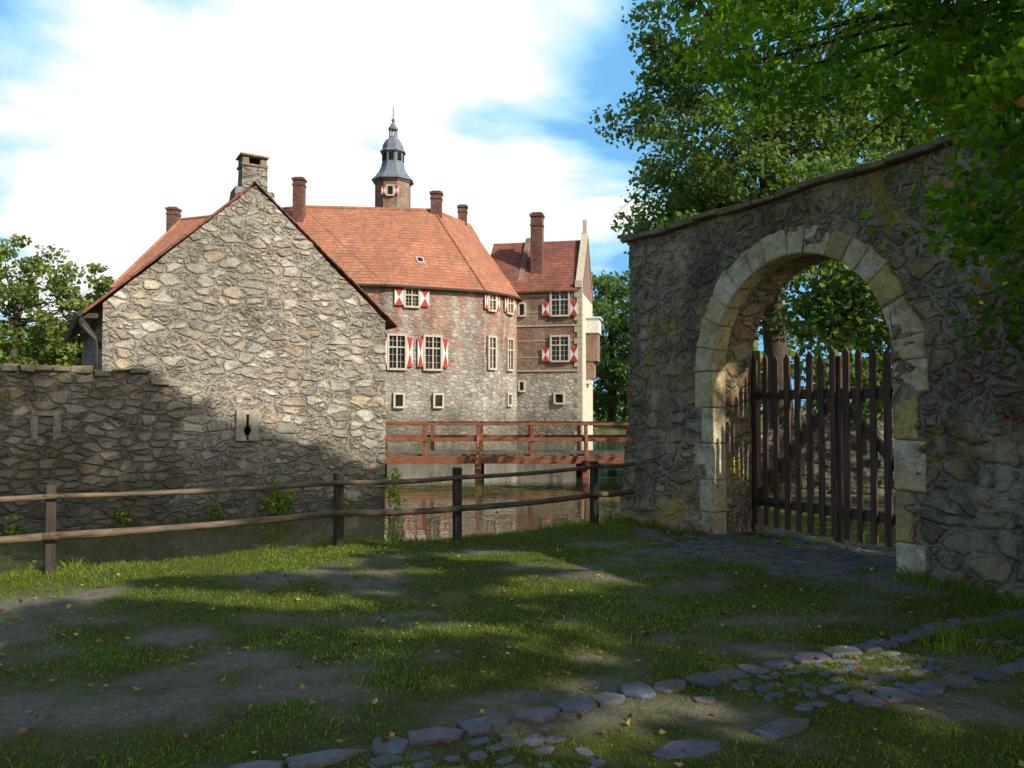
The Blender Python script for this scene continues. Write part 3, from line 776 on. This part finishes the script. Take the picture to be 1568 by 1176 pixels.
def along(t):
    x=np.interp(t,cum,[p[0] for p in PL]);y=np.interp(t,cum,[p[1] for p in PL])
    x2=np.interp(t+.05,cum,[p[0] for p in PL]);y2=np.interp(t+.05,cum,[p[1] for p in PL]);return x,y,math.atan2(y2-y,x2-x) if t<cum[-1]-.06 else .5
for side in (-1,1):
    t=0
    while t<cum[-1]-.1:
        l=random.uniform(.16,.40);x,y,a=along(t+l/2);w=random.uniform(.15,.23);o_=.38*side+random.uniform(-.02,.02)
        if random.random()>(0 if side==1 else .2): stone(x-math.sin(a)*o_,y+math.cos(a)*o_,l*1.08,w,a+random.uniform(-.08,.08),random.uniform(.016,.028))
        t+=l
t=0
while t<cum[-1]-.1:
    for o_ in np.arange(-.25,.26,.118):
        x,y,a=along(t+random.uniform(-.04,.04))
        if fbm(np.array(x*1.6),np.array(y*1.6),8.)>.47 and random.random()>.2:
            o_+=random.uniform(-.02,.02)
            stone(x-math.sin(a)*o_,y+math.cos(a)*o_,random.uniform(.07,.16),random.uniform(.06,.11),a+random.uniform(-.6,.6),random.uniform(.002,.012))
    t+=.122
mb.build('cobbled_stone_path',[M['cobble']],None,rnd=rn)
mb=MB();rn=[]
for s_ in np.arange(1.75,4.7,.27):
    for q in np.arange(-1.15,1.1,.24):
        if q>.0 and not(1.95<s_<4.4): continue
        if random.random()<.28+.25*max(0,-q-.3): continue
        ss=s_+random.uniform(-.06,.06);qq=q+random.uniform(-.05,.05)
        stone(WO[0]+.479*ss+.878*qq,WO[1]-.878*ss+.479*qq,random.uniform(.18,.32),random.uniform(.14,.24),WA+random.uniform(-.3,.3),random.uniform(.004,.018))
mb.build('gateway_paving',[M['cobble']],None,rnd=rn)

# ============================================================ TREES
GN=np.array([-math.sin(GA),math.cos(GA)]);GU=np.array([math.cos(GA),math.sin(GA)])
WN=np.array([.878,.479]);WU=np.array([.479,-.878])
LIT=[(-3.9,8.75,2.1,.66),(-5.2,8.0,1.6,.65),(-2.4,9.5,.9,.36),(-.1,9.2,.8,.28),(.5,8.7,.5,.19),(.9,7.95,1.0,.32),(.3,7.5,.6,.2),(-1.9,7.0,.7,.22),(-.6,6.2,.6,.2),(3.3,5.75,1.1,.34),(4.4,6.4,.9,.3),(.9,4.6,.4,.16),(2.2,5.3,.45,.18),(-3.4,7.3,1.0,.24),(-5.0,6.9,.9,.25),(-1.2,8.3,.8,.18)]
def sungap(P):
    t=P[:,2]/SV[2];gx=P[:,0]-SV[0]*t;gy=P[:,1]-SV[1]*t
    j=(fbm(gx*3,gy*3,6.,3)-.5)*1.2
    kill=np.zeros(len(P),bool)
    for cx,cy,rx,ry in LIT: kill|=(((gx-cx)/(rx+.08))**2+((gy-cy)/(ry+.08))**2+j)<1
    dn_=SV[0]*GN[0]+SV[1]*GN[1];d0=(P[:,0]-GO[0])*GN[0]+(P[:,1]-GO[1])*GN[1]
    t=d0/dn_;hx=P[:,0]-SV[0]*t;hy=P[:,1]-SV[1]*t;hz=P[:,2]-SV[2]*t
    s=(hx-GO[0])*GU[0]+(hy-GO[1])*GU[1]
    line=np.interp(s,[-9,.8,2.2,4.2,6.2],[2.5,2.25,1.5,.8,.2])+(fbm(s*1.6,hz*1.6,2.,4)-.5)*.9
    kill|=(t>0)&(s>-9)&(s<6.8)&(hz>line)&(hz<8)
    kill|=(t>0)&(s>6.5)&(hz>.3)&(hz<30)&(s<40)
    wn=SV[0]*WU[0]+SV[1]*WU[1];d0=(P[:,0]-WO[0])*WU[0]+(P[:,1]-WO[1])*WU[1]-1.83
    t=d0/wn;hx=P[:,0]-SV[0]*t;hy=P[:,1]-SV[1]*t;hz=P[:,2]-SV[2]*t
    yy=(hx-WO[0])*WN[0]+(hy-WO[1])*WN[1]
    kill|=(t>0)&(yy>-.1)&(yy<.75)&(hz>.7)&(hz<2.3)
    return ~kill
def clusters(c,rad,n,seed,shell=.42):
    r_=np.random.default_rng(seed);out=[]
    while len(out)<n:
        d=r_.normal(size=3);d/=np.linalg.norm(d)
        q=.62+.75*float(fbm(np.array(d[0]*1.7+seed),np.array(d[1]*1.7),d[2]*1.7+seed,3))
        rr=(r_.uniform(.12,1)**shell)*q
        out.append([c[0]+d[0]*rad[0]*rr,c[1]+d[1]*rad[1]*rr,c[2]+d[2]*rad[2]*rr])
    return np.array(out)
def tree(name,base,c,rad,ncl,per,cr,ls,mat,seed,tr=.3,extra=None,limbs=16,flat=.55,lw=.75,gap=False):
    e=empty(name);C=clusters(c,rad,ncl,seed)
    if extra is not None: C=np.vstack([C,np.array(extra)])
    mbt=MB();b=Vector(base);top=Vector((c[0],c[1],c[2]+rad[2]*.45))
    mid=b.lerp(top,.45)+Vector((rng.uniform(-.4,.4),rng.uniform(-.4,.4),0))
    tp=[b,b+Vector((0,0,.4)),b.lerp(mid,.6),mid,mid.lerp(top,.5),top]
    mbt.tube(tp,[tr*1.35,tr*1.05,tr*.9,tr*.75,tr*.45,tr*.12],10)
    sel=list(rng.choice(ncl,min(limbs,ncl),replace=False))
    if extra is not None: sel+=[i for i in range(ncl,len(C)) if C[i][2]>5.4][::5]
    for i in sel:
        p=Vector(C[i]);t=rng.uniform(.35,.9);s=mid.lerp(top,t*.8) if p.z>mid.z else b.lerp(mid,.85)
        m=s.lerp(p,.5)+Vector((rng.uniform(-.3,.3),rng.uniform(-.3,.3),rng.uniform(0,.5)))
        f_=.7 if i<ncl else .45
        mbt.tube([s,s.lerp(m,.5),m,m.lerp(p,.5)+Vector((0,0,.1)),p],[tr*.36*f_,tr*.3*f_,tr*.2*f_,tr*.12*f_,tr*.04],6)
        for _ in range(3):
            q=p+Vector(rng.normal(0,cr*.7,3));mbt.tube([m,m.lerp(q,.6)+Vector((0,0,.12)),q],[tr*.08,tr*.05,tr*.015],5)
    mbt.build('trunk_and_limbs',[M['bark']],e,smooth=True)
    n_=len(C)*per;cc=np.repeat(C,per,0);d=rng.normal(size=(n_,3));d/=np.linalg.norm(d,axis=1)[:,None]
    sz=np.repeat(rng.uniform(.6,1.25,len(C)),per)
    d*=(rng.uniform(0,1,n_)**.5*cr*sz)[:,None];d[:,2]*=flat
    rb=np.repeat(rng.uniform(0,1,len(C)),per);r=np.clip(rb*.45+rng.uniform(0,1,n_)*.5+d[:,2]/cr*.1,0,1)
    r=np.where(rng.uniform(0,1,n_)<.012,1.0,np.minimum(r,.93))
    P=cc+d;S=rng.uniform(.7,1.25,n_)*ls
    if gap: k=sungap(P);P=P[k];S=S[k];r=r[k]
    leafmesh(P,S,None,mat,'foliage',r,e,lw=lw)
    return e
ex=[]
for k in range(46):
    ex.append([rng.uniform(3.4,4.8),rng.uniform(5.5,6.8),rng.uniform(2.2,4.4)])
ex=[p for p in ex if p[0]/p[1]>.56+.05*abs(p[2]-3.0)]
for k in range(85): ex.append([rng.uniform(1.9,6.8),rng.uniform(6.5,9.8),rng.uniform(4.9,7.6)])
tree('maple_tree',(10.2,8.4,0),(8.6,8.4,7.9),(6.2,4.6,3.6),230,160,.62,.100,M['leafnear'],11,.38,extra=ex,limbs=16,gap=True)
tree('beech_tree',(9.6,12.6,0),(8.7,11.6,8.0),(4.4,3.2,3.3),140,100,.7,.14,M['leafnear'],12,.34,gap=True,limbs=10)
ex2=[[rng.uniform(4.5,9.5),27+rng.uniform(-3,3),rng.uniform(6.0,9.5)] for _ in range(70)]
tree('oak_tree',(9.2,27,0),(8.9,27.5,12.5),(5.6,5.0,8.0),370,115,.95,.20,M['leafmid'],21,.42,limbs=30,extra=ex2)
tree('oak_tree',(17,31,0),(17,30,11),(7,5.5,9.5),200,80,1.15,.32,M['leafmid'],22,.45)
tree('ash_tree',(11.5,-3.5,0),(11.5,-3.0,9.2),(5.4,5.0,3.4),180,50,.9,.36,M['leafnear'],31,.4,gap=True,limbs=6)
tree('ash_tree',(6.0,-6.5,0),(5.8,-5.6,8.8),(5.6,4.8,3.2),180,50,.9,.36,M['leafnear'],32,.4,gap=True,limbs=6)
tree('ash_tree',(15.5,4,0),(15,3.6,9.8),(5,4.6,4.0),110,50,.9,.36,M['leafnear'],33,.4,gap=True,limbs=6)
tree('tall_beech_tree',(12.0,2.0,0),(10.9,3.4,16.4),(4.6,5.2,4.6),230,55,.95,.38,M['leafnear'],34,.24,gap=True,limbs=3)
tree('linden_tree',(-42,66,0),(-41,66,8.3),(8.5,6,7.4),220,90,1.3,.40,M['leaffar'],41,.45)
tree('linden_tree',(-34,70,0),(-34,70,6.6),(6.5,5,6.4),160,80,1.2,.40,M['leaffar'],42,.4)
tree('linden_tree',(10.5,84,0),(10.2,84,8.2),(5.2,5,8.5),150,80,1.3,.45,M['leafmid'],43,.45)
tree('linden_tree',(16,78,0),(16,78,8.0),(6,5,8.5),120,70,1.3,.48,M['leafmid'],44,.45)
def mass(name,C,per,cr,ls,mat,flat=.8):
    C=np.array(C);n_=len(C)*per;cc=np.repeat(C,per,0);d=rng.normal(size=(n_,3));d/=np.linalg.norm(d,axis=1)[:,None]
    d*=(rng.uniform(0,1,n_)**.45*cr)[:,None];d[:,2]*=flat
    rb=np.repeat(rng.uniform(0,1,len(C)),per);r=np.clip(rb*.5+rng.uniform(0,.5,n_),0,.95)
    return leafmesh(cc+d,rng.uniform(.7,1.3,n_)*ls,None,mat,name,r,None,lw=.8)
C=[]
for k in range(300):
    t=rng.uniform(0,1);C.append([7.5+t*11,19.5+rng.uniform(-1,1.6)+t*1.5,rng.uniform(.3,7.4)+rng.normal(0,.3)])
mass('shrub_thicket',C,100,.8,.19,M['leafmid'])
C=[]
for k in range(340):
    a=rng.uniform(R(-55),R(55));d=rng.uniform(125,140);hgt=9+6*float(fbm(np.array(a*9),np.array(1.)));C.append([math.sin(a)*d,math.cos(a)*d,rng.uniform(0,1)**.8*hgt])
mass('distant_tree_line',C,45,3.4,1.3,M['leaffar'])
C=[]
for k in range(160):
    C.append([rng.uniform(-60,-28),rng.uniform(74,84),rng.uniform(.3,8.0)])
mass('distant_shrubs',C,65,2.0,.68,M['leaffar'])
C=[]
for s_,z_ in ((3.35,-.5),(3.5,-.3),(3.6,-.55),(3.45,-.05),(3.75,-.4),(6.3,-.35),(6.35,.0),(6.38,-.55),(-1.5,-.6),(5.0,-.6),(2.2,-.6),(.4,-.6)):
    C.append([GO[0]+math.cos(GA)*s_+.12,GO[1]+math.sin(GA)*s_-.2,z_])
mass('wall_foot_weeds',C,70,.22,.09,M['grass'],1.2)
C=[]
for k in range(26):
    s_=rng.uniform(5.4,7.5);z_=rng.uniform(1.4,3.2);C.append([WO[0]+.479*s_-.878*.1,WO[1]-.878*s_-.479*.1,z_])
n_=len(C)*26;cc=np.repeat(np.array(C),26,0)+rng.normal(0,.10,(n_,3))
leafmesh(cc,rng.uniform(.03,.06,n_),None,attr_leaf('autumn_creeper_leaves',[(0,(.16,.03,.015)),(.4,(.50,.04,.03)),(.7,(.25,.16,.03)),(1,(.08,.16,.02))],.4,tc=(1.3,1.0,.5)),'creeper_vine',rng.uniform(0,1,n_),None,lw=.9)

# ============================================================ LIGHT, SKY
L=bpy.data.lights.new('sun','SUN');L.energy=5;L.angle=R(.5);L.color=(1,.94,.82)
so=bpy.data.objects.new('sun',L);scene.collection.objects.link(so);so.rotation_euler=Vector(SV).to_track_quat('Z','Y').to_euler()
w=bpy.data.worlds.new('World');scene.world=w;w.use_nodes=True;nt_=w.node_tree;nd=nt_.nodes;lk=nt_.links
bg=nd['Background'];wo=nd['World Output']
sky=nd.new('ShaderNodeTexSky');sky.sky_type='NISHITA';sky.sun_disc=False;sky.sun_elevation=EL;sky.sun_rotation=AZ;sky.air_density=.8;sky.dust_density=2.5;sky.ozone_density=1.0
lk.new(sky.outputs[0],bg.inputs[0]);bg.inputs[1].default_value=.14
tc=nd.new('ShaderNodeTexCoord')
sep=nd.new('ShaderNodeSeparateXYZ');lk.new(tc.outputs['Generated'],sep.inputs[0])
def wm_(op,a,b=None,clamp=False):
    m=nd.new('ShaderNodeMath');m.operation=op;m.use_clamp=clamp
    for i,v in enumerate((a,b)):
        if v is None: continue
        if isinstance(v,(int,float)): m.inputs[i].default_value=v
        else: lk.new(v,m.inputs[i])
    return m.outputs[0]
zz=wm_('ADD',wm_('MAXIMUM',sep.outputs[2],0.0),.28)
cb=nd.new('ShaderNodeCombineXYZ');lk.new(wm_('DIVIDE',sep.outputs[0],zz),cb.inputs[0]);lk.new(wm_('DIVIDE',sep.outputs[1],zz),cb.inputs[1])
no=nd.new('ShaderNodeTexNoise');no.inputs['Scale'].default_value=1.5;no.inputs['Detail'].default_value=7;no.inputs['Roughness'].default_value=.5;no.inputs['Distortion'].default_value=.3
lk.new(cb.outputs[0],no.inputs['Vector'])
dp=nd.new('ShaderNodeVectorMath');dp.operation='DOT_PRODUCT';lk.new(tc.outputs['Generated'],dp.inputs[0])
cdir=Vector((-.274,1,.33)).normalized();dp.inputs[1].default_value=cdir
cv=wm_('ADD',no.outputs['Fac'],wm_('MULTIPLY',wm_('SUBTRACT',dp.outputs['Value'],.966),2.1))
def wramp(src,stops):
    r_=nd.new('ShaderNodeValToRGB')
    while len(r_.color_ramp.elements)<len(stops): r_.color_ramp.elements.new(.5)
    for e_,(p,c) in zip(r_.color_ramp.elements,stops): e_.position=p;e_.color=(*c,1)
    lk.new(src,r_.inputs[0]);return r_.outputs[0]
colr=wramp(cv,[(.38,(.20,.56,.98)),(.43,(.48,.83,1.0)),(.49,(1,1,1))])
fac=wramp(cv,[(.36,(.8,.8,.8)),(.49,(1,1,1))])
north=wm_('MULTIPLY',wm_('ADD',sep.outputs[1],.05),3.0,True)
fac=wm_('MULTIPLY',fac,north)
b2=nd.new('ShaderNodeBackground');lk.new(colr,b2.inputs[0]);b2.inputs[1].default_value=1.08
mx=nd.new('ShaderNodeMixShader');lk.new(fac,mx.inputs[0]);lk.new(bg.outputs[0],mx.inputs[1]);lk.new(b2.outputs[0],mx.inputs[2]);lk.new(mx.outputs[0],wo.inputs[0])

# ============================================================ CAMERA
cam=bpy.data.cameras.new('camera');cam.lens=28.0;cam.sensor_width=36;cam.clip_end=3000;cam.clip_start=.05
co=bpy.data.objects.new('camera',cam);scene.collection.objects.link(co);co.location=(0,0,1.7);co.rotation_euler=(R(91.74),0,0)
scene.camera=co
scene.view_settings.view_transform='Standard';scene.view_settings.look='None';scene.view_settings.exposure=0
